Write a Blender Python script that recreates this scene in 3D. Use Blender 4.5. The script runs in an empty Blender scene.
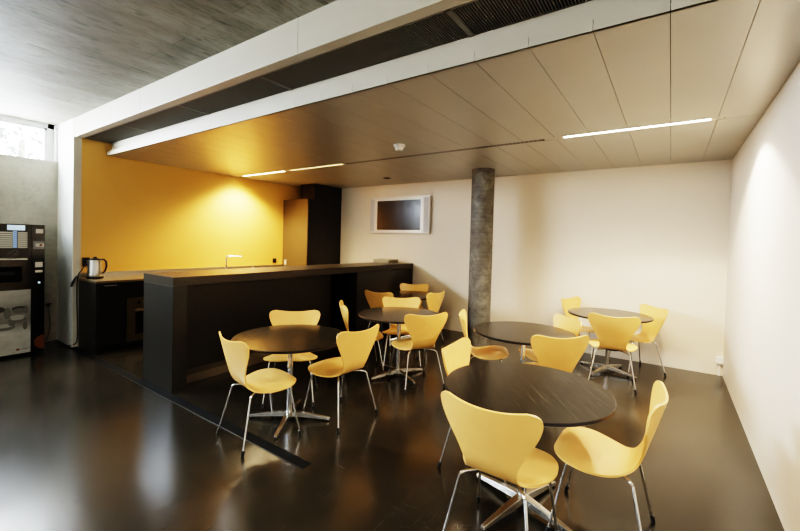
import bpy, bmesh, math, random
from mathutils import Vector, Matrix
random.seed(7)
C = bpy.context.scene
COL = C.collection
R = math.radians

# ------------------------------------------------------------------ materials
def mat(name, col, rough=.5, metal=0., spec=.5, coat=0., emit=None, estr=0., coat_rough=.1):
    m = bpy.data.materials.new(name); m.use_nodes = True
    b = m.node_tree.nodes['Principled BSDF']
    b.inputs['Base Color'].default_value = (*col, 1)
    b.inputs['Roughness'].default_value = rough
    b.inputs['Metallic'].default_value = metal
    b.inputs['Specular IOR Level'].default_value = spec
    b.inputs['Coat Weight'].default_value = coat
    b.inputs['Coat Roughness'].default_value = coat_rough
    if emit:
        b.inputs['Emission Color'].default_value = (*emit, 1)
        b.inputs['Emission Strength'].default_value = estr
    return m

def nodes(m):
    nt = m.node_tree
    return nt, nt.nodes, nt.links, nt.nodes['Principled BSDF']

def coords(nt, scale=(1, 1, 1), rot=(0, 0, 0)):
    tc = nt.nodes.new('ShaderNodeTexCoord'); mp = nt.nodes.new('ShaderNodeMapping')
    mp.inputs['Scale'].default_value = scale; mp.inputs['Rotation'].default_value = rot
    nt.links.new(tc.outputs['Object'], mp.inputs['Vector'])
    return mp.outputs['Vector']

def noise(nt, vec, scale, detail=4, rough=.55, dist=0.):
    n = nt.nodes.new('ShaderNodeTexNoise')
    n.inputs['Scale'].default_value = scale; n.inputs['Detail'].default_value = detail
    n.inputs['Roughness'].default_value = rough; n.inputs['Distortion'].default_value = dist
    nt.links.new(vec, n.inputs['Vector']); return n.outputs['Fac']

def ramp(nt, fac, stops):
    r = nt.nodes.new('ShaderNodeValToRGB'); e = r.color_ramp.elements
    while len(e) < len(stops): e.new(.5)
    for k, (p, c) in zip(e, stops):
        k.position = p; k.color = (*c, 1) if len(c) == 3 else c
    nt.links.new(fac, r.inputs['Fac']); return r.outputs['Color']

def mathn(nt, op, a, b=None):
    n = nt.nodes.new('ShaderNodeMath'); n.operation = op
    for i, v in enumerate((a, b)):
        if v is None: continue
        if isinstance(v, (int, float)): n.inputs[i].default_value = v
        else: nt.links.new(v, n.inputs[i])
    return n.outputs[0]

def mix(nt, fac, a, b, blend='MIX'):
    n = nt.nodes.new('ShaderNodeMixRGB'); n.blend_type = blend
    for i, v in zip((0, 1, 2), (fac, a, b)):
        if isinstance(v, (int, float)): n.inputs[i].default_value = v
        elif isinstance(v, tuple): n.inputs[i].default_value = (*v, 1)
        else: nt.links.new(v, n.inputs[i])
    return n.outputs[0]

def bump(nt, h, strength, dist, b):
    n = nt.nodes.new('ShaderNodeBump'); n.inputs['Strength'].default_value = strength
    n.inputs['Distance'].default_value = dist
    nt.links.new(h, n.inputs['Height']); nt.links.new(n.outputs['Normal'], b.inputs['Normal'])

def plaster(name, col, rough=.75):
    m = mat(name, col, rough, spec=.3); nt, N, L, b = nodes(m)
    v = coords(nt)
    f = noise(nt, v, 1.1, 5)
    c2 = tuple(x * .93 for x in col)
    L.new(ramp(nt, f, [(.3, c2), (.7, col)]), b.inputs['Base Color'])
    bump(nt, noise(nt, v, 160, 3), .06, .002, b)
    return m

M = {}
M['white_wall'] = plaster('white_plaster', (.80, .735, .635))
M['cream_wall'] = plaster('cream_plaster', (.80, .71, .575))
M['yellow_wall'] = plaster('yellow_paint', (.80, .47, .13), .45)
M['white_paint'] = mat('white_paint', (.78, .77, .74), .45)
M['beige_paint'] = mat('beige_paint', (.62, .58, .50), .5)
M['chair_yellow'] = mat('yellow_lacquer', (.88, .56, .13), .36, spec=.5)
nt, N, L, b = nodes(M['chair_yellow'])
v = coords(nt); L.new(ramp(nt, noise(nt, v, 9, 4), [(.3, (.90, .52, .17)), (.75, (.94, .56, .185))]), b.inputs['Base Color'])
M['chrome'] = mat('chrome', (.78, .77, .75), .16, 1.)
M['alu'] = mat('polished_aluminium', (.62, .60, .56), .26, 1.)
M['rubber'] = mat('black_rubber', (.012, .012, .013), .5)
M['black_edge'] = mat('black_edge_band', (.012, .011, .011), .3)
M['steel'] = mat('brushed_steel', (.62, .60, .56), .28, 1.)
M['worktop_metal'] = mat('worktop_metal', (.36, .29, .18), .3, .8)  # golden reflection of the yellow wall put into the base colour
M['oven_steel'] = mat('oven_steel', (.22, .175, .11), .36, .9)
M['black_gloss'] = mat('black_gloss', (.008, .008, .009), .12)
M['black_matt'] = mat('black_matt', (.012, .012, .013), .45)
M['dark_panel'] = mat('charcoal_laminate', (.030, .028, .027), .38)
nt, N, L, b = nodes(M['dark_panel'])
v = coords(nt, (1, 1, 1)); L.new(ramp(nt, noise(nt, v, 35, 6, .7), [(.3, (.012, .0105, .0085)), (.7, (.021, .0185, .015))]), b.inputs['Base Color'])
M['bar_top'] = mat('bar_laminate', (.085, .072, .056), .33, spec=.4)
nt, N, L, b = nodes(M['bar_top'])
v = coords(nt); L.new(ramp(nt, noise(nt, v, 40, 6, .7), [(.3, (.034, .028, .020)), (.7, (.055, .045, .033))]), b.inputs['Base Color'])
M['cab_black'] = mat('black_cabinet', (.010, .009, .009), .4)
M['cab_side_lit'] = mat('lit_cabinet_side', (.105, .075, .035), .45)  # warm light on the narrow side of the tall cabinet, put into its colour
M['plinth_brown'] = mat('brown_footboard', (.11, .085, .058), .45)
M['grey_plastic'] = mat('grey_plastic', (.30, .30, .29), .45)
M['cream'] = mat('cream_plastic', (.72, .70, .64), .5)
M['grille_frame'] = mat('grille_frame_grey', (.16, .145, .12), .5)
M['void'] = mat('duct_black', (.006, .006, .006), .8, spec=.15)
M['brown_dot'] = mat('brown_film', (.20, .058, .012), .5)
M['blue_film'] = mat('blue_keypad', (.30, .45, .72), .5, emit=(.35, .55, .9), estr=.15)
M['cool_disp'] = mat('pale_display', (.45, .62, .75), .4, emit=(.6, .8, .95), estr=.35)
M['grey_face'] = mat('charcoal_face', (.032, .030, .028), .4)
M['logo_grey'] = mat('logo_grey', (.16, .15, .14), .5)
M['tv_silver'] = mat('silver_plastic', (.66, .62, .54), .4, .1)
M['speaker_cloth'] = mat('speaker_mesh', (.50, .49, .46), .6)
M['screen'] = mat('dark_glass_screen', (.024, .016, .010), .24, spec=.3)
M['glass_black'] = mat('black_oven_glass', (.006, .006, .006), .08)
M['cord'] = mat('black_cord', (.015, .015, .016), .5)
M['white_plastic'] = mat('white_plastic', (.80, .77, .70), .4)
M['led'] = mat('lamp_diffuser', (1, 1, 1), .4, emit=(1., .93, .80), estr=9)
M['led_warm'] = mat('warm_lamp_diffuser', (1, 1, 1), .4, emit=(1., .80, .42), estr=9)
M['led_dim'] = mat('dim_lamp_diffuser', (1, .9, .7), .4, emit=(1., .76, .36), estr=1.1)
M['louvre'] = mat('louvre_metal', (.35, .32, .27), .3, .8)
nt, N, L, b = nodes(M['louvre'])
wv = N.new('ShaderNodeTexWave'); wv.inputs['Scale'].default_value = 7; L.new(coords(nt), wv.inputs['Vector'])
L.new(ramp(nt, wv.outputs['Fac'], [(.5, (.01, .01, .01)), (.7, (.25, .22, .18))]), b.inputs['Base Color'])
M['papers'] = mat('paper', (.42, .38, .28), .7)
M['book'] = mat('book_cover', (.30, .26, .17), .5)
M['bark'] = mat('bark', (.12, .09, .06), .9)
M['leaf'] = mat('pale_leaf', (.035, .042, .042), .8)
M['wood_frame'] = mat('window_frame_white', (.75, .76, .75), .5)

# concrete with board marks running along the length of the hall
m = mat('board_marked_concrete', (.3, .28, .24), .62, spec=.35); M['concrete_ceiling'] = m
nt, N, L, b = nodes(m)
v = coords(nt, (1, .09, 1))
streak = noise(nt, v, 17, 9, .8)
v1 = coords(nt, (1, .02, 1)); boards = noise(nt, v1, 5.5, 2, .5)
v2 = coords(nt, (1, .5, 1)); blot = noise(nt, v2, 3.2, 5, .6, .6)
spots = noise(nt, coords(nt, (1.6, .7, 1)), 7.5, 2, .4)
c = ramp(nt, streak, [(.33, (.14, .13, .095)), (.43, (.32, .30, .235)), (.60, (.36, .34, .27)), (.70, (.50, .475, .385))])
c = mix(nt, .45, c, ramp(nt, boards, [(.35, (.65, .65, .65)), (.6, (1, 1, 1))]), 'MULTIPLY')
c = mix(nt, .75, c, ramp(nt, blot, [(.35, (.5, .5, .49)), (.6, (1, 1, 1))]), 'MULTIPLY')
c = mix(nt, .6, c, ramp(nt, noise(nt, coords(nt, (1, .35, 1)), 30, 4, .7), [(.36, (.55,) * 3), (.5, (1,) * 3)]), 'MULTIPLY')
c = mix(nt, .7, c, ramp(nt, spots, [(.28, (.35, .35, .33)), (.34, (1, 1, 1))]), 'MULTIPLY')
L.new(c, b.inputs['Base Color'])
bb_ = N.new('ShaderNodeTexBrick'); bb_.offset = .37
bb_.inputs['Color1'].default_value = (1, 1, 1, 1); bb_.inputs['Color2'].default_value = (.80, .80, .79, 1); bb_.inputs['Mortar'].default_value = (.42, .41, .38, 1)
bb_.inputs['Scale'].default_value = 1; bb_.inputs['Mortar Size'].default_value = .004; bb_.inputs['Mortar Smooth'].default_value = .6
bb_.inputs['Brick Width'].default_value = 4.2; bb_.inputs['Row Height'].default_value = .21
L.new(coords(nt, (1, 1, 1), (0, 0, R(90))), bb_.inputs['Vector'])
c = mix(nt, .8, c, bb_.outputs['Color'], 'MULTIPLY'); L.new(c, b.inputs['Base Color'])
bump(nt, streak, .35, .01, b)

m = mat('fair_faced_concrete', (.42, .41, .37), .75, spec=.25); M['concrete_wall'] = m
nt, N, L, b = nodes(m)
v = coords(nt); c = ramp(nt, noise(nt, v, 2.2, 7, .62), [(.25, (.34, .32, .265)), (.75, (.52, .495, .42))])
c = mix(nt, .4, c, ramp(nt, noise(nt, v, 22, 3), [(.3, (.72, .72, .72)), (.55, (1, 1, 1))]), 'MULTIPLY')
L.new(c, b.inputs['Base Color'])

m = mat('column_concrete', (.15, .14, .12), .6); M['concrete_column'] = m
nt, N, L, b = nodes(m)
v = coords(nt, (1, 1, 1)); c = ramp(nt, noise(nt, v, 5, 8, .7, .4), [(.30, (.055, .050, .041)), (.5, (.13, .12, .10)), (.72, (.27, .25, .21))])
vb = coords(nt, (.4, .4, 9)); c = mix(nt, .45, c, ramp(nt, noise(nt, vb, 4, 4, .6), [(.3, (.55, .55, .55)), (.6, (1, 1, 1))]), 'MULTIPLY')
L.new(c, b.inputs['Base Color'])

# dark polished floor: slab joints, cloudy tone, fine scratches
m = mat('dark_polished_floor', (.02, .019, .018), .24, spec=.6); M['floor'] = m
nt, N, L, b = nodes(m)
v = coords(nt)
cloud = noise(nt, v, 1.6, 8, .65)
base = ramp(nt, cloud, [(.28, (.014, .0125, .0098)), (.72, (.042, .036, .026))])
scr = ramp(nt, noise(nt, coords(nt, (1, 22, 1), (0, 0, R(37))), 5, 2, .5, .4), [(.67, (0,) * 3), (.80, (1,) * 3)])
scr2 = ramp(nt, noise(nt, coords(nt, (26, 1, 1), (0, 0, R(14))), 4, 2, .5, .5), [(.67, (0,) * 3), (.80, (1,) * 3)])
sc = mathn(nt, 'MAXIMUM', scr, scr2)
base = mix(nt, mathn(nt, 'MULTIPLY', sc, .25), base, (.15, .14, .12))
br = N.new('ShaderNodeTexBrick'); br.offset = .5
br.inputs['Color1'].default_value = (1, 1, 1, 1); br.inputs['Color2'].default_value = (.86, .86, .86, 1); br.inputs['Mortar'].default_value = (.25, .25, .25, 1)
br.inputs['Scale'].default_value = 1; br.inputs['Mortar Size'].default_value = .003
br.inputs['Brick Width'].default_value = 1.3; br.inputs['Row Height'].default_value = 1.3
L.new(coords(nt), br.inputs['Vector'])
base = mix(nt, 1., base, br.outputs['Color'], 'MULTIPLY')
L.new(base, b.inputs['Base Color'])
rr = ramp(nt, noise(nt, v, 3, 6, .62), [(.25, (.19,) * 3), (.75, (.25,) * 3)])
rr = mix(nt, mathn(nt, 'MULTIPLY', sc, .1), rr, (.26, .26, .26))
L.new(rr, b.inputs['Roughness'])

# stained oak table tops, grain along local x
m = mat('black_stained_oak', (.03, .025, .02), .2, spec=.45); M['oak'] = m
nt, N, L, b = nodes(m)
n1 = noise(nt, coords(nt, (1.3, 34, 1)), 2.2, 4, .6, .8)
n2 = noise(nt, coords(nt, (4, 110, 1)), 2, 3, .6)
n3 = noise(nt, coords(nt), 2.6, 2, .5)
g = mathn(nt, 'MULTIPLY', mathn(nt, 'ADD', mathn(nt, 'MULTIPLY', n1, .75), mathn(nt, 'MULTIPLY', n2, .45)), mathn(nt, 'ADD', mathn(nt, 'MULTIPLY', n3, .5), .72))
L.new(ramp(nt, g, [(.40, (.007, .006, .005)), (.62, (.022, .018, .0125)), (.78, (.085, .068, .045))]), b.inputs['Base Color'])
bump(nt, g, .05, .001, b)

# satin metal ceiling tiles
m = mat('satin_ceiling_panel', (.58, .54, .46), .38, .25, spec=.7); M['ceil_panel'] = m
nt, N, L, b = nodes(m)
L.new(ramp(nt, noise(nt, coords(nt), .8, 4), [(.3, (.41, .395, .355)), (.7, (.46, .445, .405))]), b.inputs['Base Color'])
M['fascia'] = mat('fascia_paint', (.48, .435, .345), .42)

# perforated grille
m = mat('slotted_black_metal', (.02, .02, .02), .5); M['grille'] = m
nt, N, L, b = nodes(m)
wv = N.new('ShaderNodeTexWave'); wv.bands_direction = 'DIAGONAL'; wv.inputs['Scale'].default_value = 22
L.new(coords(nt), wv.inputs['Vector'])
L.new(ramp(nt, wv.outputs['Fac'], [(.35, (.012, .011, .010)), (.65, (.10, .092, .078))]), b.inputs['Base Color'])

# coffee poster: soft grey tones
m = mat('monochrome_poster', (.5, .5, .46), .4); M['poster'] = m
nt, N, L, b = nodes(m)
sep = N.new('ShaderNodeSeparateXYZ'); L.new(coords(nt), sep.inputs[0])
gr = ramp(nt, mathn(nt, 'DIVIDE', sep.outputs[2], .85), [(.02, (.50, .50, .45)), (.35, (.58, .58, .53)), (.50, (.22, .22, .20)), (.72, (.28, .28, .26)), (.85, (.46, .46, .42)), (1, (.50, .50, .46))])
L.new(mix(nt, .35, gr, ramp(nt, noise(nt, coords(nt), 9, 3), [(.35, (.55,) * 3), (.6, (1,) * 3)]), 'MULTIPLY'), b.inputs['Base Color'])
M['poster_dark'] = mat('poster_dark_grey', (.05, .05, .047), .4)
M['poster_mid'] = mat('poster_mid_grey', (.16, .16, .15), .4)
M['poster_light'] = mat('poster_light_grey', (.40, .40, .365), .4)

g = mat('window_glass', (.95, .97, .98), .02); M['glass'] = g
nt, N, L, b = nodes(g)
tr = N.new('ShaderNodeBsdfTransparent'); gl = N.new('ShaderNodeBsdfGlossy'); gl.inputs['Roughness'].default_value = .02
mx = N.new('ShaderNodeMixShader'); mx.inputs[0].default_value = .07
L.new(tr.outputs[0], mx.inputs[1]); L.new(gl.outputs[0], mx.inputs[2]); L.new(mx.outputs[0], N['Material Output'].inputs['Surface'])

# ------------------------------------------------------------------ mesh helpers
class MB:
    def __init__(s): s.v = []; s.f = []; s.m = []; s.sm = []
    def add(s, vs, fs, mi=0, smooth=False):
        o = len(s.v); s.v += [tuple(p) for p in vs]
        for f in fs: s.f.append([o + i for i in f]); s.m.append(mi); s.sm.append(smooth)
    def box(s, x0, x1, y0, y1, z0, z1, mi=0):
        vs = [(x, y, z) for z in (z0, z1) for y in (y0, y1) for x in (x0, x1)]
        s.add(vs, [(0, 2, 3, 1), (4, 5, 7, 6), (0, 1, 5, 4), (2, 6, 7, 3), (0, 4, 6, 2), (1, 3, 7, 5)], mi)
        return s
    def tube(s, pts, r, n=10, mi=0, caps=True):
        pts = [Vector(p) for p in pts]; rs = r if isinstance(r, (list, tuple)) else [r] * len(pts)
        vs = []; up = None
        for i, p in enumerate(pts):
            d = (pts[min(i + 1, len(pts) - 1)] - pts[max(i - 1, 0)]).normalized()
            if up is None:
                up = Vector((0, 0, 1)) if abs(d.z) < .9 else Vector((1, 0, 0))
            a = d.cross(up).normalized(); up = a.cross(d).normalized()
            for k in range(n):
                t = 2 * math.pi * k / n
                vs.append(p + (a * math.cos(t) + up * math.sin(t)) * rs[i])
        fs = []
        for i in range(len(pts) - 1):
            for k in range(n):
                k2 = (k + 1) % n
                fs.append((i * n + k, i * n + k2, (i + 1) * n + k2, (i + 1) * n + k))
        s.add(vs, fs, mi, True)
        if caps:
            s.add([vs[k] for k in range(n)], [tuple(range(n))[::-1]], mi)
            s.add([vs[-n + k] for k in range(n)], [tuple(range(n))], mi)
        return s
    def lathe(s, prof, n=32, c=(0, 0, 0), mi=0, smooth=True):
        vs = []; fs = []
        for (r, z) in prof:
            for k in range(n):
                t = 2 * math.pi * k / n; vs.append((c[0] + r * math.cos(t), c[1] + r * math.sin(t), c[2] + z))
        for i in range(len(prof) - 1):
            for k in range(n):
                k2 = (k + 1) % n; fs.append((i * n + k, i * n + k2, (i + 1) * n + k2, (i + 1) * n + k))
        s.add(vs, fs, mi, smooth); return s
    def poly(s, pts, mi=0):
        s.add(pts, [tuple(range(len(pts)))], mi); return s
    def prism(s, pts2, z0, z1, mi=0, axis='z'):
        n = len(pts2)
        def P(a, b, c): return {'z': (a, b, c), 'x': (c, a, b), 'y': (a, c, b)}[axis]
        vs = [P(a, b, z0) for a, b in pts2] + [P(a, b, z1) for a, b in pts2]
        fs = [tuple(range(n))[::-1], tuple(range(n, 2 * n))] + [(i, (i + 1) % n, n + (i + 1) % n, n + i) for i in range(n)]
        s.add(vs, fs, mi); return s
    def build(s, name, mats, parent=None, loc=(0, 0, 0), bevel=0, seg=2, fixn=True):
        me = bpy.data.meshes.new(name); me.from_pydata(s.v, [], s.f)
        ms = mats if isinstance(mats, (list, tuple)) else [mats]
        for m_ in ms: me.materials.append(m_)
        me.polygons.foreach_set('material_index', s.m); me.polygons.foreach_set('use_smooth', s.sm)
        if fixn:
            bm = bmesh.new(); bm.from_mesh(me); bmesh.ops.remove_doubles(bm, verts=bm.verts, dist=1e-6)
            bmesh.ops.recalc_face_normals(bm, faces=bm.faces); bm.to_mesh(me); bm.free()
        me.update()
        if any(s.sm): me.set_sharp_from_angle(angle=R(40))
        o = bpy.data.objects.new(name, me); COL.objects.link(o); o.location = loc
        if parent: o.parent = parent
        if bevel:
            b_ = o.modifiers.new('bevel', 'BEVEL'); b_.width = bevel; b_.segments = seg; b_.limit_method = 'ANGLE'; b_.angle_limit = R(40)
            b_.harden_normals = False
        return o

def tag(o, label, cat, group=None):
    o['label'] = label; o['category'] = cat
    if group: o['group'] = group
    return o
def struct(o): o['kind'] = 'structure'; return o
def thing(name, label, cat, loc=(0, 0, 0), rz=0, group=None):
    o = bpy.data.objects.new(name, None); COL.objects.link(o); o.empty_display_size = .1
    o.location = loc; o.rotation_euler = (0, 0, rz); return tag(o, label, cat, group)
def copy_tree(o, parent=None):
    c_ = o.copy(); COL.objects.link(c_)
    if parent: c_.parent = parent
    for ch in o.children: copy_tree(ch, c_)
    return c_
def B(x0, x1, y0, y1, z0, z1): return MB().box(x0, x1, y0, y1, z0, z1)

# ------------------------------------------------------------------ key dimensions
XR, YB, XL, XW, YF = .576, 6.238, -6.63, -7.26, -4.2
ZC, ZT = 2.66, 3.09          # metal ceiling, concrete ceiling
YP = 1.836                   # line of the beam and of the pillar face

# ------------------------------------------------------------------ shell
struct(B(XW - .3, XR + .2, YF - .1, YB + .2, -.12, 0).build('floor', M['floor']))
struct(B(XW - .3, XR + .2, YF - .1, YP + .01, ZT, ZT + .25).build('ceiling', M['concrete_ceiling']))
struct(B(XL - .4, XR + .2, YB, YB + .2, 0, 3.3).build('wall_back', M['cream_wall']))
struct(B(XR, XR + .2, YF - .1, YB, 0, 3.3).build('wall_right', M['white_wall']))
struct(B(XL - .3, XL, YP + .085, YB, 0, 3.3).build('wall_left', M['yellow_wall']))
# pillar block at the front end of the yellow wall
struct(B(XW - .02, XL, YP, YP + .085, 0, ZT).build('trim_1', M['beige_paint']))
struct(B(XW, XL - .001, YP - .006, YP, 0, ZT).build('trim_2', M['white_paint']))
# concrete outer wall with the clerestory window above
struct(B(XW - .3, XW, YF, YP, 0, 2.56).build('wall_window', M['concrete_wall']))
wf = MB()
for (y0, y1, z0, z1) in ((1.73, 1.799, 2.56, ZT), (YF, 1.80, 3.025, ZT), (YF, 1.80, 2.56, 2.575)):
    wf.box(XW - .16, XW - .06, y0, y1, z0, z1)
for yy in (-.2, -2.2): wf.box(XW - .16, XW - .06, yy - .035, yy + .035, 2.56, ZT)
w = struct(wf.build('window_1', M['wood_frame']))
wi = MB(); wi.box(XW - .14, XW - .075, 1.695, 1.73, 2.575, 3.025); wi.box(XW - .14, XW - .075, YF, 1.73, 3.0, 3.025)
struct(wi.build('window_sash', M['wood_frame'], w))
gp = B(XW - .115, XW - .109, YF, 1.70, 2.575, 3.01).build('window_pane', M['glass'], w)
struct(gp)
struct(B(XW - .3, XW - .0, 1.80, YP - .006, 2.56, ZT).build('trim_3', M['white_paint']))
# solid front wall behind the viewpoint, closed to hold back sky light
struct(B(XW - .3, XR + .2, YF - .3, YF - .1, 0, 3.34).build('wall_front', M['white_wall']))
struct(B(XW - .3, XR + .2, YP + .01, YB + .2, 3.3, 3.4).build('ceiling', M['void']))
# beam
bm_ = MB(); bm_.box(XL - .06, XR, YP, YP + .089, 2.841, ZT + .2)
struct(bm_.build('trim_4', M['fascia'], bevel=.004))
sm = MB()
for xx in (-2.3 * .9473, -4.65): sm.box(xx - .0015, xx + .0015, YP - .0008, YP, 2.845, ZT)
struct(sm.build('trim_seam', M['grille_frame'], bpy.data.objects['trim_4']))

# grille in the slot between beam and metal ceiling
gt = thing('ventilation_grille', 'long dark slotted ventilation grille between the pale beam and the panelled ceiling', 'vent', (0, YP + .089, 2.841))
yg0, yg1 = 0.0, .348
xs = [XL + .01, -5.4, -4.05, -2.74, -1.06, XR - .01]
for i in range(len(xs) - 1):
    a, c_ = xs[i] + .018, xs[i + 1] - .018
    pm = MB(); nsl = int((c_ - a) / .0165)
    for k in range(nsl):
        x0 = a + (c_ - a) * k / nsl; pm.box(x0, x0 + .006, yg0 + .012, yg1 - .012, .004, .012)
    pm.build('slot_panel', M['grille_frame'], gt, fixn=False)
fr = MB(); fr.box(xs[0], xs[-1], yg0, yg0 + .014, 0, .016); fr.box(xs[0], xs[-1], yg1 - .012, yg1, 0, .016)
for x_ in xs: fr.box(max(x_ - .018, xs[0]), min(x_ + .018, xs[-1]), yg0, yg1, 0, .014)
fr.build('grille_frame', M['grille_frame'], gt)
db = B(xs[0], xs[-1], yg0, yg1, .12, .14); db.box(xs[0], xs[-1], -.003 + .004, .006, .017, .12); db.box(xs[0], xs[-1], yg1 - .01, yg1 - .001, .017, .12); db.build('duct_back', M['void'], gt)

# metal ceiling: separate sheets with open joints along y, a light slot at y = 4.235
seams = [.2848 - .3253 * k for k in range(-1, 24)]
seams = sorted([min(s_, XR) for s_ in seams if s_ > XL + .12] + [XL + .02])
YS, SW = 4.235, .036
cp = MB()
for i in range(len(seams) - 1):
    a, c_ = seams[i] + .0018, seams[i + 1] - .0018
    cp.box(a, c_, 2.207, YS - SW, ZC, ZC + .03)
    cp.box(a, c_, YS + SW, YB, ZC, ZC + .03)
    cp.box(a, c_, 2.207, 2.225, ZC, 2.716)
struct(cp.build('ceiling', M['ceil_panel']))
struct(B(XL, XR, 2.215, YB, ZC + .045, ZC + .06).build('ceiling', M['void']))
fs_ = MB(); fs_.box(XL + .02, XR, 2.26, 2.28, 2.70, 2.845); fs_.box(XL + .02, XR, 2.2255, 2.26, 2.70, 2.716)
struct(fs_.build('trim_5', M['fascia']))
lf = MB()
for i in range(len(seams) - 1): lf.box(seams[i] + .0018, seams[i + 1] - .0018, 2.2035, 2.207, ZC, 2.716)
struct(lf.build('trim_6', M['fascia']))

# recessed light track
def luminaire(x0, x1, label, material, louvre):
    t = thing('recessed_light', label, 'light', ((x0 + x1) / 2, YS, ZC), 0, None)
    h = (x1 - x0) / 2
    hb = MB(); hb.box(-h, h, -SW, -SW + .007, .0, .04); hb.box(-h, h, SW - .007, SW, .0, .04); hb.box(-h, h, -SW, SW, .038, .042)
    hb.box(-h, -h + .03, -SW, SW, .002, .04); hb.box(h - .03, h, -SW, SW, .002, .04)
    hb.build('housing', M['beige_paint'] if louvre == 0 else M['black_matt'], t)
    B(-h + .03, h - .03, -SW + .008, SW - .008, .004, .02).build('diffuser', material, t)
    B(-h + .03, h - .03, -SW + .008, SW - .008, .001, .0035).build('louvre', M['louvre'], t) if louvre else None
    return t
luminaire(-6.47, -5.26, 'warm lit recessed strip light nearest the yellow wall', M['led_warm'], 0)
luminaire(-5.18, -3.96, 'dimly glowing recessed strip light above the bar counter', M['led_dim'], 0)
luminaire(-3.92, -1.13, 'unlit dark louvred strip in the ceiling track beside the smoke detector', M['black_matt'], 1)
luminaire(-.97, .27, 'bright white recessed strip light nearest the right wall', M['led'], 0)
tb = MB()
for a, c_ in ((XL + .02, -6.475), (-5.258, -5.182), (-3.958, -3.922), (-1.128, -.972), (.272, .33), (.334, XR)): tb.box(a, c_, YS - SW + .002, YS + SW - .002, ZC + .002, ZC + .03)
struct(tb.build('trim_7', M['ceil_panel']))

# dark channel let into the floor below the beam
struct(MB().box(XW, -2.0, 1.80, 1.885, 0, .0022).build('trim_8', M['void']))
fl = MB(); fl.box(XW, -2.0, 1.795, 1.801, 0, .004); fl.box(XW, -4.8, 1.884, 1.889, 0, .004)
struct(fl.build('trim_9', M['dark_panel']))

# ------------------------------------------------------------------ column
cl = MB().lathe([(.168, 0), (.168, ZC)], 48)
tag(cl.build('concrete_column', M['concrete_column'], loc=(-2.35, 5.54, 0)), 'round rough grey concrete column standing in front of the back wall', 'column')

# ------------------------------------------------------------------ bar counter
bar = thing('bar_counter', 'long dark charcoal bar counter with thick top running to the back wall', 'bar counter', (-4.0, 1.89, 0))
bx, by = .0, 0.
LB = YB - 1.89 - .004
MB().box(-.645, 0, 0, LB, 1.055, 1.145).build('countertop', [M['bar_top']], bar, bevel=.002)
MB().box(-.643, -.002, .002, .145, 0, 1.053).build('end_panel', M['dark_panel'], bar, bevel=.002)
# recessed front with an open bay, then a flush panel
MB().box(-.37, -.345, .145, 2.53, .0, 1.053).build('front_panel', M['dark_panel'], bar)
MB().box(-.03, -.004, 2.77, LB, .0, 1.048).build('front_panel', M['dark_panel'], bar)
MB().box(-.6, -.004, 2.745, 2.769, 0, 1.053).build('side_panel', M['cab_black'], bar)
MB().box(-.62, -.6, .145, LB, 0, 1.053).build('back_panel', M['cab_black'], bar)
MB().box(-.344, -.15, .146, 2.53, .0, .085).build('foot_ledge', M['plinth_brown'], bar, bevel=.003)

# things on the bar
bk = thing('document_box', 'flat pale box lying on the far end of the bar counter', 'box', (-4.42, 5.93, 1.146), R(2))
MB().box(-.17, .17, -.16, .16, 0, .045).build('box_body', M['book'], bk, bevel=.003)
MB().box(-.175, .175, -.165, .165, .046, .065).build('lid', M['papers'], bk, bevel=.003)

# ------------------------------------------------------------------ kitchen run along the yellow wall
kc = thing('kitchen_counter', 'black kitchen base cabinet run with a metal worktop tinted with reflected yellow against the yellow wall', 'kitchen counter', (XL, 1.895, 0))
kw = .62
KL = 5.30 - 1.895 - .004
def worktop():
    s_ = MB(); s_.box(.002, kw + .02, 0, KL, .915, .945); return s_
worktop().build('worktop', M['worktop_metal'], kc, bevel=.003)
MB().box(.002, .02, 0, KL, .946, 1.012).build('splashback', M['steel'], kc)
MB().box(.01, kw, .002, .03, .0, .914).build('side_panel', M['dark_panel'], kc)
MB().box(.01, kw - .08, .031, KL, 0, .09).build('plinth', M['cab_black'], kc)
ys = [.032, .345, .965, 1.565, 2.165, 2.765, KL]
MB().box(.01, kw - .022, .031, .345, .09, .914).build('carcass', M['cab_black'], kc)
MB().box(.01, kw - .022, .965, KL, .09, .914).build('carcass', M['cab_black'], kc)
MB().box(.01, kw - .022, .346, .964, .69, .914).build('carcass', M['cab_black'], kc)
for i in (0, 2, 3, 4, 5):
    d = MB().box(kw - .02, kw, ys[i] + .002, ys[i + 1] - .002, .092, .90).build('door', M['cab_black'], kc, bevel=.0015)
    MB().box(kw + .001, kw + .012, ys[i] + .06, ys[i] + .2, .875, .885).build('handle', M['grey_plastic'], d)
MB().box(kw - .02, kw, ys[1] + .002, ys[2] - .002, .69, .90).build('drawer', M['cab_black'], kc, bevel=.0015)

ov = thing('oven', 'built-in steel oven with black window half hidden behind the bar', 'oven', (XL + kw, 2.243, .095))
MB().box(-.5, -.002, .002, .596, 0, .59).build('housing', M['black_matt'], ov)
MB().box(0, .018, 0, .598, .46, .59).build('control_panel', M['oven_steel'], ov, bevel=.002)
dr = MB().box(0, .02, 0, .598, .002, .455).build('door', M['oven_steel'], ov, bevel=.002)
MB().box(.0205, .023, .10, .50, .10, .40).build('door_window', M['glass_black'], dr)
hd = MB().tube([(.05, .08, .425), (.05, .52, .425)], .009); hd.tube([(.02, .10, .425), (.05, .10, .425)], .006); hd.tube([(.02, .50, .425), (.05, .50, .425)], .006)
hd.build('handle', M['chrome'], dr)
MB().tube([(.018, .14, .53), (.032, .14, .53)], .02, 20).build('knob', M['black_matt'], ov)
MB().box(.018, .020, .24, .36, .51, .55).build('display', M['glass_black'], ov)

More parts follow.
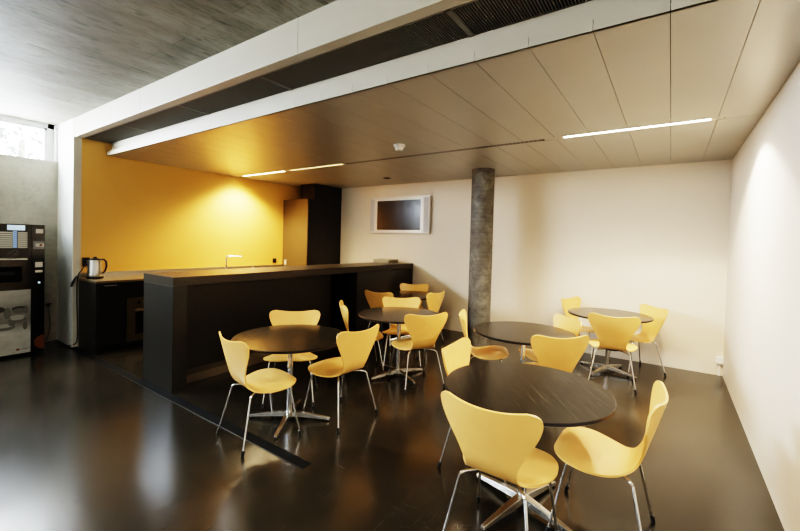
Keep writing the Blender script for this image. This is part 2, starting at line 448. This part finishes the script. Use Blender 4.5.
# kettle
kt = thing('kettle', 'stainless steel electric kettle with black handle on the worktop corner', 'kettle', (-6.40, 2.01, .946), R(40))
kt.scale = (1.1, 1.1, 1.12)
MB().lathe([(0, 0), (.085, 0), (.088, .006), (.086, .022), (.07, .026), (0, .026)], 36).build('power_base', M['black_matt'], kt)
bd = MB().lathe([(0, .027), (.078, .027), (.080, .035), (.078, .06), (.070, .20), (.066, .222), (.0, .222)], 40).build('body', M['steel'], kt)
MB().lathe([(0, .222), (.066, .222), (.062, .234), (.03, .243), (.018, .250), (.016, .262), (0, .264)], 36).build('lid', M['black_matt'], kt)
MB().tube([(.060, 0, .228), (.10, 0, .232), (.128, 0, .205), (.132, 0, .155), (.120, 0, .105), (.098, 0, .072), (.072, 0, .062)], [.009, .011, .012, .012, .011, .010, .008], 12).build('handle', M['black_matt'], kt)
MB().prism([(-.062, -.02), (-.062, .02), (-.10, 0)], .175, .215).build('spout', M['steel'], kt)

def smooth_path(pts, n=8):
    out = []; P = [pts[0]] + list(pts) + [pts[-1]]
    for i in range(1, len(P) - 2):
        a, b2, c2, d = P[i - 1], P[i], P[i + 1], P[i + 2]
        for k in range(n):
            t = k / n
            out.append(tuple(.5 * ((2 * b2[j]) + (-a[j] + c2[j]) * t + (2 * a[j] - 5 * b2[j] + 4 * c2[j] - d[j]) * t * t + (-a[j] + 3 * b2[j] - 3 * c2[j] + d[j]) * t ** 3) for j in range(3)))
    out.append(tuple(pts[-1])); return out

ws = thing('wall_socket', 'black wall socket with a plug, beside the kettle on the yellow wall', 'socket', (XL, 1.975, 1.16))
MB().box(.0, .012, -.042, .042, -.06, .06).build('plate', M['black_matt'], ws, bevel=.003)
MB().box(.012, .05, -.022, .022, -.03, .02).build('plug', M['black_matt'], ws, bevel=.004)
cd = MB().tube(smooth_path([(XL + .05, 1.97, 1.15), (XL + .07, 1.915, 1.06), (XL + .05, 1.875, .96), (XL + .03, 1.872, .70), (XL + .025, 1.88, .40), (XL + .03, 1.88, .14), (XL + .02, 1.86, .05), (XL - .10, 1.79, .012), (XL - .25, 1.75, .010)]), .007, 8)
tag(cd.build('power_cord', M['cord']), 'black cord hanging down the pillar edge from the socket to the floor', 'cord')
pd = thing('hanging_scoop', 'dark handset dangling at the pillar edge beside the worktop corner', 'utensil', (XL + .02, 1.872, .86), 0)
MB().tube([(0, 0, .11), (.0, -.02, .07), (.0, -.045, .02), (0, -.06, -.03)], [.008, .013, .016, .012], 10).build('grip', M['grey_face'], pd)

fc = thing('faucet', 'slim chrome kitchen faucet with square spout before the yellow wall', 'faucet', (-6.54, 4.0, .946))
MB().lathe([(0, 0), (.026, 0), (.026, .012), (.018, .02), (.018, .09), (.014, .095), (0, .095)], 24).build('base', M['chrome'], fc)
MB().tube(smooth_path([(0, 0, .09), (0, 0, .235), (.004, .014, .255), (.02, .04, .262), (.09, .25, .262)], 4), .012, 12).build('spout', M['chrome'], fc)
MB().tube([(0, 0, .075), (.02, -.05, .095)], .006, 8).build('lever', M['chrome'], fc)
sk = thing('sink', 'stainless steel sink let into the worktop below the faucet', 'sink', (-6.28, 4.05, .946))
rim = MB()
for a in ((-.22, .22, -.28, -.25), (-.22, .22, .25, .28), (-.22, -.19, -.25, .25), (.19, .22, -.25, .25)): rim.box(*a, 0, .006)
rim.build('rim', M['chrome'], sk); MB().box(-.19, .19, -.25, .25, 0, .002).build('bowl', M['steel'], sk)
ds = thing('soap_dispenser', 'small chrome soap dispenser right of the faucet', 'dispenser', (-6.47, 4.50, .946))
MB().lathe([(0, 0), (.022, 0), (.022, .05), (.010, .055), (.010, .085), (0, .085)], 20).build('body', M['chrome'], ds)
MB().tube([(0, 0, .082), (.05, .02, .080)], .006, 8).build('nozzle', M['chrome'], ds)
s2 = thing('wall_socket', 'small square black socket high on the yellow wall beside the tall cabinet', 'socket', (XL, 5.10, 1.095))
MB().box(0, .010, -.045, .045, -.045, .045).build('plate', M['black_matt'], s2, bevel=.002)
MB().lathe([(.0, 0), (.018, 0), (.018, .003), (0, .003)], 16).build('outlet', M['rubber'], s2).rotation_euler = (0, R(90), 0)
bpy.data.objects['outlet'].location = (.010, 0, 0)

# tall cabinet
tc = thing('tall_cabinet', 'tall dark kitchen cabinet with lit narrow side in the back left corner', 'cabinet', (XL, 5.30, 0))
TW = .75
MB().box(.002, TW - .022, .002, YB - 5.30 - .003, 0, 2.345).build('carcass', [M['cab_side_lit']], tc)
MB().box(TW - .02, TW, .002, .45, .06, 2.343).build('door', M['cab_black'], tc, bevel=.002)
MB().box(TW - .02, TW, .454, YB - 5.30 - .004, .06, 2.343).build('door', M['cab_black'], tc, bevel=.002)
MB().box(.34, TW - .0, .16, YB - 5.30 - .003, 2.347, ZC - .002).build('top_box', M['cab_black'], tc)
s3 = thing('light_switch', 'pale grey switch plate on the lit side of the tall cabinet', 'switch', (XL + .10, 5.30, 1.06))
MB().box(-.035, .035, -.010, -.0, -.06, .06).build('plate', M['grey_plastic'], s3, bevel=.002)
MB().box(-.02, .02, -.014, -.010, -.03, .03).build('rocker', M['cream'], s3, bevel=.001)

# ------------------------------------------------------------------ television
tv = thing('television', 'silver framed flat television with side speakers hung on the back wall', 'television', (-4.33, YB - .07, 2.055))
tw, th = .695, .35
MB().box(-tw, tw, 0, .05, -th, th).build('casing', M['tv_silver'], tv, bevel=.008)
MB().box(-.56, .56, -.006, -.0005, -.325, .328).build('bezel', M['tv_silver'], tv, bevel=.003)
MB().box(-.505, .505, -.008, -.0065, -.285, .285).build('screen', M['screen'], tv)
for s_ in (-1, 1):
    a, c_ = sorted((s_ * .575, s_ * .675)); MB().box(a, c_, -.006, -.0005, -.318, .318).build('speaker', M['speaker_cloth'], tv, bevel=.003)
MB().box(-.25, .25, .05, .069, -.2, .2).build('wall_bracket', M['black_matt'], tv)
MB().box(.36, .38, -.0075, -.0062, -.312, -.304).build('power_button', M['grey_plastic'], tv)

# corner socket, smoke detector, ceiling spot
cs = thing('junction_box', 'small white plastic box low in the far right corner', 'box', (XR - .037, YB, .195))
MB().box(-.036, .036, -.05, -.001, -.042, .042).build('housing', M['white_plastic'], cs, bevel=.005)
MB().box(-.01, .012, -.02, -.002, -.194, -.043).build('conduit', M['white_plastic'], cs)
sd = thing('smoke_detector', 'white domed smoke detector on the panelled ceiling near the dark strip', 'smoke detector', (-2.60, 3.69, ZC))
MB().lathe([(0, 0), (.066, 0), (.066, -.022), (.058, -.026), (0, -.026)][::-1], 32).build('base', M['white_plastic'], sd)
MB().lathe([(0, -.026), (.052, -.026), (.044, -.058), (.03, -.066), (0, -.066)][::-1], 32).build('sensor_head', M['white_plastic'], sd)
MB().lathe([(0, -.066), (.016, -.066), (.016, -.068), (0, -.068)][::-1], 16).build('indicator', M['grey_plastic'], sd)
dl = thing('ceiling_downlight', 'small round dark downlight in the ceiling above the television', 'light', (-4.14, 5.53, ZC))
MB().lathe([(.075, 0), (.078, -.006), (.05, -.008), (.046, 0)], 32).build('ring', M['louvre'], dl)
MB().lathe([(.0, -.002), (.048, -.002), (.048, -.004), (0, -.004)], 24).build('lens', M['void'], dl)

# ------------------------------------------------------------------ vending machine
vm = thing('coffee_machine', 'black coffee vending machine with a monochrome coffee poster by the concrete wall', 'vending machine', (XL, 0, 0))
Y0, Y1, YD = .72, 1.545, 1.42
MB().box(-.58, -.021, Y0, Y1, .02, 1.645).build('cabinet', M['black_matt'], vm, bevel=.006)
MB().box(-.02, .0, Y0, YD - .002, .02, 1.645).build('door', M['black_gloss'], vm, bevel=.003)
MB().box(-.02, .0, YD, Y1, .02, 1.645).build('coin_panel', M['black_gloss'], vm, bevel=.003)
for (x_, y_) in ((-.5, Y0 + .06), (-.5, Y1 - .06), (-.06, Y0 + .06), (-.06, Y1 - .06)): MB().lathe([(0, 0), (.02, 0), (.02, .02), (0, .02)], 12, (x_, y_, 0)).build('leg', M['rubber'], vm)
kp = MB().box(.001, .006, .90, 1.395, 1.24, 1.63).build('selection_panel', M['grey_face'], vm, bevel=.002)
MB().box(.0065, .0085, 1.195, 1.355, 1.57, 1.632).build('display', M['cool_disp'], kp)
for k in range(8):
    z = 1.548 - k * .0255
    MB().box(.0065, .0085, 1.02, 1.245, z - .019, z).build('drink_label', M['cream'], kp)
    MB().box(.0065, .0085, 1.29, 1.378, z - .019, z).build('drink_label', M['cream'], kp)
for y_ in (1.256, 1.292 - .018):
    km = MB().box(.0065, .009, y_ - .008, y_ + .008, 1.352, 1.560)
    km.build('keypad_strip', M['blue_film'], kp)
    kk = MB()
    for k in range(8): kk.box(.009, .011, y_ - .004, y_ + .004, 1.537 - k * .0255, 1.545 - k * .0255)
    kk.build('keypad_buttons', M['black_matt'], kp)
sw = MB().tube(smooth_path([(.0075, 1.20, 1.285), (.0075, 1.235, 1.30), (.0075, 1.26, 1.325), (.0075, 1.29, 1.315), (.0075, 1.28, 1.29), (.0075, 1.25, 1.275), (.0075, 1.30, 1.27)], 5), .0035, 6)
sw.tube(smooth_path([(.0075, 1.19, 1.262), (.0075, 1.22, 1.270), (.0075, 1.25, 1.258), (.0075, 1.29, 1.262)], 5), .003, 6)
sw.build('emblem', M['logo_grey'], kp)
MB().box(.001, .03, .92, 1.375, 1.205, 1.222).build('light_ledge', M['cream'], vm, bevel=.002)
MB().box(.001, .004, 1.02, 1.33, .93, 1.12).build('cup_bay', M['void'], vm)
MB().box(.001, .03, 1.10, 1.26, 1.02, 1.06).build('spout', M['black_matt'], vm)
ps = MB().box(.001, .005, .73, 1.412, .035, .83).build('poster', M['poster'], vm)
def ell(cy, cz, a, b_, x, n=24): return [(x, cy + a * math.cos(2 * math.pi * k / n), cz + b_ * math.sin(2 * math.pi * k / n)) for k in range(n)]
cup = MB()
cups = [(1.31, .60, .075, .028, 0), (1.31, .57, .068, .035, 1), (1.29, .50, .07, .022, 2), (1.29, .46, .085, .03, 1), (1.29, .475, .06, .018, 2), (1.20, .55, .035, .07, 1), (1.17, .38, .10, .040, 1), (1.17, .40, .085, .024, 2), (1.36, .38, .022, .05, 1), (1.13, .60, .05, .035, 0), (1.24, .42, .03, .03, 1), (1.37, .58, .02, .05, 1), (1.00, .52, .08, .05, 0), (.90, .42, .09, .045, 1), (.84, .58, .07, .05, 2)]
for (cy, cz, a, b_, mi) in cups:
    cup.poly(ell(cy, cz, a, b_, .0055 + len(cup.f) * .0001), mi)
cup.build('printed_cups', [M['poster_dark'], M['poster_mid'], M['poster_light']], ps, fixn=False)
lg = MB().poly(ell(1.295, .088, .018, .013, .0056)); lg.build('printed_logo', M['brown_dot'], ps, fixn=False)
MB().box(.0053, .0057, 1.322, 1.39, .084, .091).build('printed_line', M['poster_mid'], ps)
for (a, c_, z0, z1, mt, nm) in ((1.458, 1.528, 1.538, 1.592, 'cream', 'notice_sticker'), (1.432, 1.540, 1.338, 1.438, 'grey_plastic', 'card_reader'), (1.452, 1.524, 1.106, 1.172, 'cream', 'price_sticker'), (1.452, 1.524, 1.040, 1.070, 'cream', 'price_sticker')):
    o = MB().box(.001, .006, a, c_, z0, z1).build(nm, M[mt], vm, bevel=.001)
    if nm == 'card_reader':
        MB().box(.007, .010, 1.455, 1.535, 1.368, 1.408).build('reader_label', M['cream'], o)
        MB().poly(ell(1.505, 1.388, .016, .013, .0105)).build('reader_mark', M['brown_dot'], o, fixn=False)
MB().tube([(.001, 1.49, .91), (.012, 1.49, .91)], .012, 16).build('coin_button', M['cool_disp'], vm)
hp = [(1.5445, .145 + .09 * math.sin(t)) if False else (1.5445 - .10 * math.cos(t), .145 + .093 * math.sin(t)) for t in [math.pi * (-.5 + k / 20) for k in range(21)]]
MB().poly([(.0012, y_, z_) for y_, z_ in hp]).build('brown_sticker', M['brown_dot'], vm, fixn=False)

# water tap and hose right of the machine
tp = thing('wall_tap', 'small black wall tap with a thin hose, on concrete beside the coffee machine', 'tap', (XW, 1.72, .52))
MB().tube([(0, 0, 0), (.07, 0, 0)], .014, 12).build('valve_body', M['black_matt'], tp)
MB().box(.05, .08, -.035, .035, .015, .03).build('handle', M['black_matt'], tp, bevel=.004)
MB().tube(smooth_path([(.06, 0, -.005), (.065, .005, -.10), (.07, .02, -.25), (.06, .0, -.42), (.05, -.03, -.50)]), .006, 8).build('hose', M['chrome'], tp)

# ------------------------------------------------------------------ tables
def make_table():
    t = thing('round_table', '', 'table')
    r = .468
    top = MB(); n = 96
    vs = [(r * math.cos(2 * math.pi * k / n), r * math.sin(2 * math.pi * k / n), .720) for k in range(n)]
    top.add(vs, [tuple(range(n))], 0)
    top.build('tabletop', M['oak'], t, fixn=False)
    MB().lathe([(r, .7195), (r + .003, .717), (r + .003, .703), (r - .004, .698), (r - .06, .6965), (0, .6965)][::-1] , 96).build('edge_band', M['black_edge'], t, fixn=True)
    MB().lathe([(0, .695), (.13, .695), (.13, .688), (.04, .675), (.026, .66), (.0, .66)][::-1], 32).build('mounting_plate', M['black_matt'], t)
    MB().lathe([(.0, .06), (.024, .06), (.024, .68), (0, .68)], 24).build('pedestal', M['chrome'], t)
    MB().lathe([(0, .018), (.036, .018), (.040, .03), (.040, .066), (.030, .076), (0, .076)], 32).build('hub', M['alu'], t)
    for k in range(4):
        a = math.pi / 2 * k
        s_ = MB(); secs = [(.02, .028, .034, .076), (.10, .024, .030, .068), (.335, .015, .012, .034), (.352, .012, .012, .028)]
        vs = []
        for (x, w_, z0, z1) in secs: vs += [(x, -w_, z0), (x, w_, z0), (x, w_ * .8, z1), (x, -w_ * .8, z1)]
        fs = [(0, 3, 2, 1), (12, 13, 14, 15)]
        for i in range(3):
            for j in range(4): fs.append((i * 4 + j, i * 4 + (j + 1) % 4, i * 4 + 4 + (j + 1) % 4, i * 4 + 4 + j))
        s_.add(vs, fs)
        o = s_.build('base_arm', M['alu'], t, bevel=.003); o.rotation_euler = (0, 0, a)
        g_ = MB().lathe([(0, 0), (.011, 0), (.011, .012), (0, .012)], 16, (.335, 0, 0)).build('glide', M['rubber'], o)
    return t
tables = [
    ('T1', -2.66, 2.232, 33, 'round black oak table before the bar, with three yellow chairs, nearest the left'),
    ('T2', -2.56, 3.72, 67, 'round dark table beside the flush bar panel, between the two other bar-side tables'),
    ('T3', -3.36, 5.20, 58, 'small looking dark table in the far left, closest to the television wall'),
    ('T4', -1.15, 3.80, 40, 'round dark table in the middle, in front of the concrete column'),
    ('T5', -.68, 2.33, 72, 'large looking round dark oak table nearest the viewer, with visible light grain'),
    ('T6', -.61, 5.50, 68, 'round table at the back right by the white walls, reflecting the pale wall'),
]
GRAIN = {'T1': -20, 'T2': -40, 'T3': 0, 'T4': -20, 'T5': -55, 'T6': 10}
proto = make_table()
for i, (k, x, y, a, lab) in enumerate(tables):
    o = proto if i == 0 else copy_tree(proto)
    o.location = (x, y, 0); o.rotation_euler = (0, 0, R(a))
    for ch in o.children:
        if ch.name.startswith('tabletop'): ch.rotation_euler = (0, 0, R(GRAIN[k] - a))
    tag(o, lab, 'table', 'round tables with star bases')

# ------------------------------------------------------------------ chairs
KEY = [(-.266, .794, .185, .034), (-.264, .784, .214, .034), (-.260, .766, .236, .035), (-.254, .739, .243, .036), (-.244, .699, .232, .036), (-.231, .649, .207, .036),
       (-.217, .600, .180, .034), (-.203, .556, .157, .030), (-.190, .512, .138, .024), (-.170, .466, .126, .014), (-.138, .424, .132, .004), (-.095, .402, .160, .000),
       (-.045, .398, .196, -.002), (.010, .404, .224, -.004), (.060, .415, .238, -.008), (.110, .428, .236, -.014), (.155, .437, .219, -.022), (.190, .437, .188, -.024), (.212, .430, .150, -.022), (.222, .424, .100, -.020)]
SX, SZ = 1.045, 1.025
def make_chair():
    t = thing('chair', '', 'chair')
    S = []
    P = [KEY[0]] + KEY + [KEY[-1]]; n = 4
    for i in range(1, len(P) - 2):
        a, b2, c2, d = P[i - 1], P[i], P[i + 1], P[i + 2]
        for k in range(n):
            q = k / n
            S.append(tuple(.5 * ((2 * b2[j]) + (-a[j] + c2[j]) * q + (2 * a[j] - 5 * b2[j] + 4 * c2[j] - d[j]) * q * q + (-a[j] + 3 * b2[j] - 3 * c2[j] + d[j]) * q ** 3) for j in range(4)))
    S.append(KEY[-1]); mN = 20
    G = []
    for (y, z, w_, c_) in S:
        row = []
        for j in range(mN + 1):
            u = -1 + 2 * j / mN; x = u * w_; q = (x / .235) ** 2
            Y, Z = (y + c_ * q * 1.3, z) if c_ >= 0 else (y, z + c_ * q)
            kk = max(0, (z - .66) / .14) if y < -.2 else 0
            Z += kk * .034 * (q - .45)
            row.append(Vector((x * SX, Y * SX, Z * SZ)))
        G.append(row)
    nr = len(G)
    Nn = [[None] * (mN + 1) for _ in range(nr)]
    for i in range(nr):
        for j in range(mN + 1):
            di = G[min(i + 1, nr - 1)][j] - G[max(i - 1, 0)][j]; dj = G[i][min(j + 1, mN)] - G[i][max(j - 1, 0)]
            Nn[i][j] = dj.cross(di).normalized()
            if Nn[i][j].z < 0 and G[i][j].y > 0: Nn[i][j] *= -1
    if Nn[nr // 2][mN // 2].z < 0 :
        pass
    sgn = 1 if Nn[60][10].z > 0 else -1
    Nn = [[v_ * sgn if (v_ * sgn).y + (v_ * sgn).z > -10 else v_ for v_ in r_] for r_ in Nn]
    for i in range(nr):       # make every normal point to the sitter's side
        for j in range(mN + 1):
            if Nn[i][j].dot(Vector((0, .55, .8))) < 0: Nn[i][j] = -Nn[i][j]
    TH = .0055
    def part(i0, i1, name):
        cols = mN + 1; rows = i1 - i0 + 1
        vs = [G[i][j] + Nn[i][j] * TH for i in range(i0, i1 + 1) for j in range(cols)] + [G[i][j] - Nn[i][j] * TH for i in range(i0, i1 + 1) for j in range(cols)]
        o = rows * cols; fs = []; nm = []
        def nv(k): i, j = divmod(k % o, cols); return Nn[i0 + i][j] * (1 if k < o else -1)
        def addf(f, smooth_n):
            a, b2, c2 = (vs[f[0]], vs[f[1]], vs[f[2]]); gn = (b2 - a).cross(c2 - a)
            ref = nv(f[0]) if smooth_n is None else smooth_n
            if gn.dot(ref) < 0: f = f[::-1]
            fs.append(f)
            for k in f: nm.append(nv(k) if smooth_n is None else smooth_n)
        for i in range(rows - 1):
            for j in range(cols - 1):
                a = i * cols + j; addf((a, a + 1, a + cols + 1, a + cols), None); addf((o + a, o + a + 1, o + a + cols + 1, o + a + cols), None)
            for j, s_ in ((0, -1), (cols - 1, 1)):
                a = i * cols + j; d = (vs[a + cols] - vs[a]).normalized(); nn = d.cross(nv(a)).normalized()
                if nn.x * s_ < 0: nn = -nn
                addf((a, a + cols, o + a + cols, o + a), nn)
        if i0 == 0:
            for j in range(cols - 1): addf((j, j + 1, o + j + 1, o + j), Vector((0, 0, 1)))
        if i1 == nr - 1:
            for j in range(cols - 1):
                a = (rows - 1) * cols + j; addf((a, a + 1, o + a + 1, o + a), Vector((0, .97, -.2)).normalized())
        me = bpy.data.meshes.new(name); me.from_pydata([tuple(v_) for v_ in vs], [], fs); me.materials.append(M['chair_yellow'])
        me.polygons.foreach_set('use_smooth', [True] * len(fs))
        me.normals_split_custom_set([tuple(v_) for v_ in nm]); me.update()
        ob = bpy.data.objects.new(name, me); COL.objects.link(ob); ob.parent = t
    isp = 4 * 9 + 2
    part(0, isp, 'backrest'); part(isp, nr - 1, 'seat')
    zt = .385 * SZ
    MB().lathe([(0, zt - .012), (.085, zt - .012), (.09, zt - .004), (.09, zt + .008), (0, zt + .008)], 28, (0, .01, 0)).build('mounting_disc', M['rubber'], t)
    for sx in (-1, 1):
        for fy in (1, -1):
            if fy > 0: pts = [(sx * .03, .03, zt), (sx * .10, .075, zt + .006), (sx * .160, .130, zt + .014), (sx * .182, .150, zt + .004), (sx * .190, .160, zt - .035), (sx * .226, .224, .03)]
            else: pts = [(sx * .03, -.01, zt), (sx * .09, -.07, zt - .002), (sx * .145, -.130, zt - .004), (sx * .165, -.152, zt - .016), (sx * .174, -.162, zt - .050), (sx * .228, -.230, .03)]
            p2 = smooth_path(pts, 5)
            lg_ = MB().tube(p2, .0078, 10).build('leg', M['chrome'], t)
            e = pts[-1]; d = (Vector(pts[-1]) - Vector(pts[-2])).normalized()
            MB().tube([Vector(e) - d * .012, Vector(e) + d * .03 * .98], .0115, 12).build('foot_cap', M['rubber'], lg_)
    return t
chairs = [
    (-2.632, 1.915, -10.4, 'yellow chair at the front left table, leftmost, seen from its side with seat turned right'),
    (-3.008, 2.541, -136.5, 'yellow chair between the front left table and the bar, its back facing the viewer'),
    (-2.375, 2.555, 86.6, 'yellow chair on the right of the front left table, back curving toward the aisle'),
    (-2.99, 3.585, -41.3, 'yellow chair seen edge-on just before the open black bay of the bar'),
    (-2.775, 4.10, -142, 'yellow chair behind the second bar-side table, front of its back facing the viewer'),
    (-2.265, 3.64, 58.4, 'yellow chair on the near right of the second bar-side table, seen from behind'),
    (-3.526, 4.775, 3.5, 'dim yellow chair against the bar panel at the near side of the farthest left table'),
    (-3.56, 5.6, -148, 'farthest yellow chair in the left corner, below the television, mostly behind a table'),
    (-3.1, 5.16, 88, 'yellow chair right of the farthest left table, beside the shadow on the back wall'),
    (-1.575, 3.90, -66, 'yellow chair left of the middle table, in front of the column foot'),
    (-1.022, 4.164, 132, 'yellow chair behind the middle table, toward the back right table'),
    (-0.874, 3.609, 40.3, 'yellow chair between the middle table and the nearest table, seen from behind'),
    (-1.05, 2.625, -86, 'yellow chair left of the nearest table, partly hidden by its tabletop'),
    (-.94, 5.92, -108, 'pale yellow chair at the back left of the back right table, against the white wall'),
    (-0.514, 5.069, 6.4, 'yellow chair in front of the back right table, seen squarely from behind'),
    (-0.332, 5.788, 127.3, 'yellow chair right of the back right table, nearest the corner'),
    (-0.680, 1.975, -1.2, 'nearest yellow chair, large back turned to the viewer at the front table'),
    (-0.268, 2.415, 89.5, 'yellow chair right of the nearest table, seat in full view, in the open aisle'),
]
proto = make_chair()
for i, (x, y, a, lab) in enumerate(chairs):
    o = proto if i == 0 else copy_tree(proto)
    o.location = (x, y, 0); o.rotation_euler = (0, 0, R(a)); tag(o, lab, 'chair', 'yellow shell chairs around the tables')

# ------------------------------------------------------------------ outside: tree crown behind the clerestory
rt = thing('tree', 'leafy pale tree seen through the clerestory window', 'tree', (XW - 3.2, 2.0, -.1))
lv = MB()
for k in range(900):
    th_, ph = random.uniform(0, 6.28), random.uniform(-1, 1); r_ = random.uniform(.3, 1) ** .5
    c_ = Vector((r_ * math.cos(th_) * 1.0, r_ * math.sin(th_) * 1.7, 3.55 + ph * 1.0 * (1 - .3 * r_)))
    a = Vector((random.uniform(-1, 1), random.uniform(-1, 1), random.uniform(-1, 1))).normalized(); b2 = a.orthogonal().normalized(); s_ = random.uniform(.05, .10)
    lv.poly([c_ - a * s_, c_ + b2 * s_ * .5, c_ + a * s_, c_ - b2 * s_ * .5])
o = lv.build('foliage', M['leaf'], rt, fixn=False)
MB().tube([(0, 0, 0), (.03, 0, 2.2), (.0, .1, 3.4)], [.12, .09, .05], 10).build('trunk', M['bark'], rt)

# ------------------------------------------------------------------ light
W = bpy.data.worlds.new('world'); C.world = W; W.use_nodes = True
bg = W.node_tree.nodes['Background']; bg.inputs['Color'].default_value = (.88, .94, 1., 1); bg.inputs['Strength'].default_value = 28

def area(name, loc, rot, sx, sy, e, col, spread=180):
    l = bpy.data.lights.new(name, 'AREA'); l.shape = 'RECTANGLE'; l.size = sx; l.size_y = sy; l.energy = e; l.color = col; l.spread = R(spread)
    o = bpy.data.objects.new(name, l); COL.objects.link(o); o.location = loc; o.rotation_euler = rot; return o
def spot(name, loc, tgt, e, col, size, blend, rad=.02):
    l = bpy.data.lights.new(name, 'SPOT'); l.energy = e; l.color = col; l.spot_size = R(size); l.spot_blend = blend; l.shadow_soft_size = rad
    o = bpy.data.objects.new(name, l); COL.objects.link(o); o.location = loc
    o.rotation_euler = (Vector(tgt) - Vector(loc)).to_track_quat('-Z', 'Y').to_euler(); return o
WH, WM = (1., .85, .64), (1., .74, .42)
for i, x in enumerate((-.82, -.42, -.02)):
    spot('strip_lamp', (x, YS, ZC - .012), (x, YS, 0), 62, WH, 150, .8, .05)
spot('strip_lamp', (.12, YS, ZC - .012), (.12, YS, 0), 95, WH, 125, .22, .04)
for i, x in enumerate((-6.3, -5.9, -5.45)):
    spot('strip_lamp', (x, YS, ZC - .012), (x, YS, 0), 42, WM, 150, .8, .05)
spot('strip_lamp', (-6.2, YS, ZC - .012), (-6.35, YS, 0), 150, WM, 128, .6, .05)
spot('strip_lamp', (-4.6, YS, ZC - .012), (-4.6, YS, 0), 26, WM, 150, .8, .08)
# warm fill spots added outside the view, no fittings there
for (x, y, e) in ((-1.2, .9, 70), (.0, .3, 60), (-3.4, .7, 40)):
    spot('hall_fill', (x, y, 3.05), (x, y + .5, 0), e, WH, 120, .7, .08)
area('daylight_fill', (-3.6, YF + .05, 1.7), (R(90), 0, 0), 5, 2.2, 14, (.74, .87, 1.))  # added area lamp before the closed front wall, standing in for window light
area('daylight_fill', (XW - .02, -.35, 2.8), (0, R(-95), 0), .4, 3.0, 170, (.76, .88, 1.))

# ------------------------------------------------------------------ camera
cam = bpy.data.cameras.new('camera'); co = bpy.data.objects.new('camera', cam); COL.objects.link(co); C.camera = co
yaw, pitch, roll, f = 6.05058036e-01, -2.23319028e-02, 2.63252299e-02, 391.701970
co.matrix_world = Matrix.Translation((0, 0, 1.563)) @ Matrix.Rotation(yaw, 4, 'Z') @ Matrix.Rotation(math.pi / 2 + pitch, 4, 'X') @ Matrix.Rotation(roll, 4, 'Z')
cam.sensor_fit = 'HORIZONTAL'; cam.sensor_width = 36; cam.lens = f * 36 / 800
cam.shift_x = 0; cam.shift_y = -(265.5 - 249.599) / 800
cam.clip_start = .05
C.view_settings.view_transform = 'Filmic'; C.view_settings.look = 'Very High Contrast'; C.view_settings.exposure = 1.0
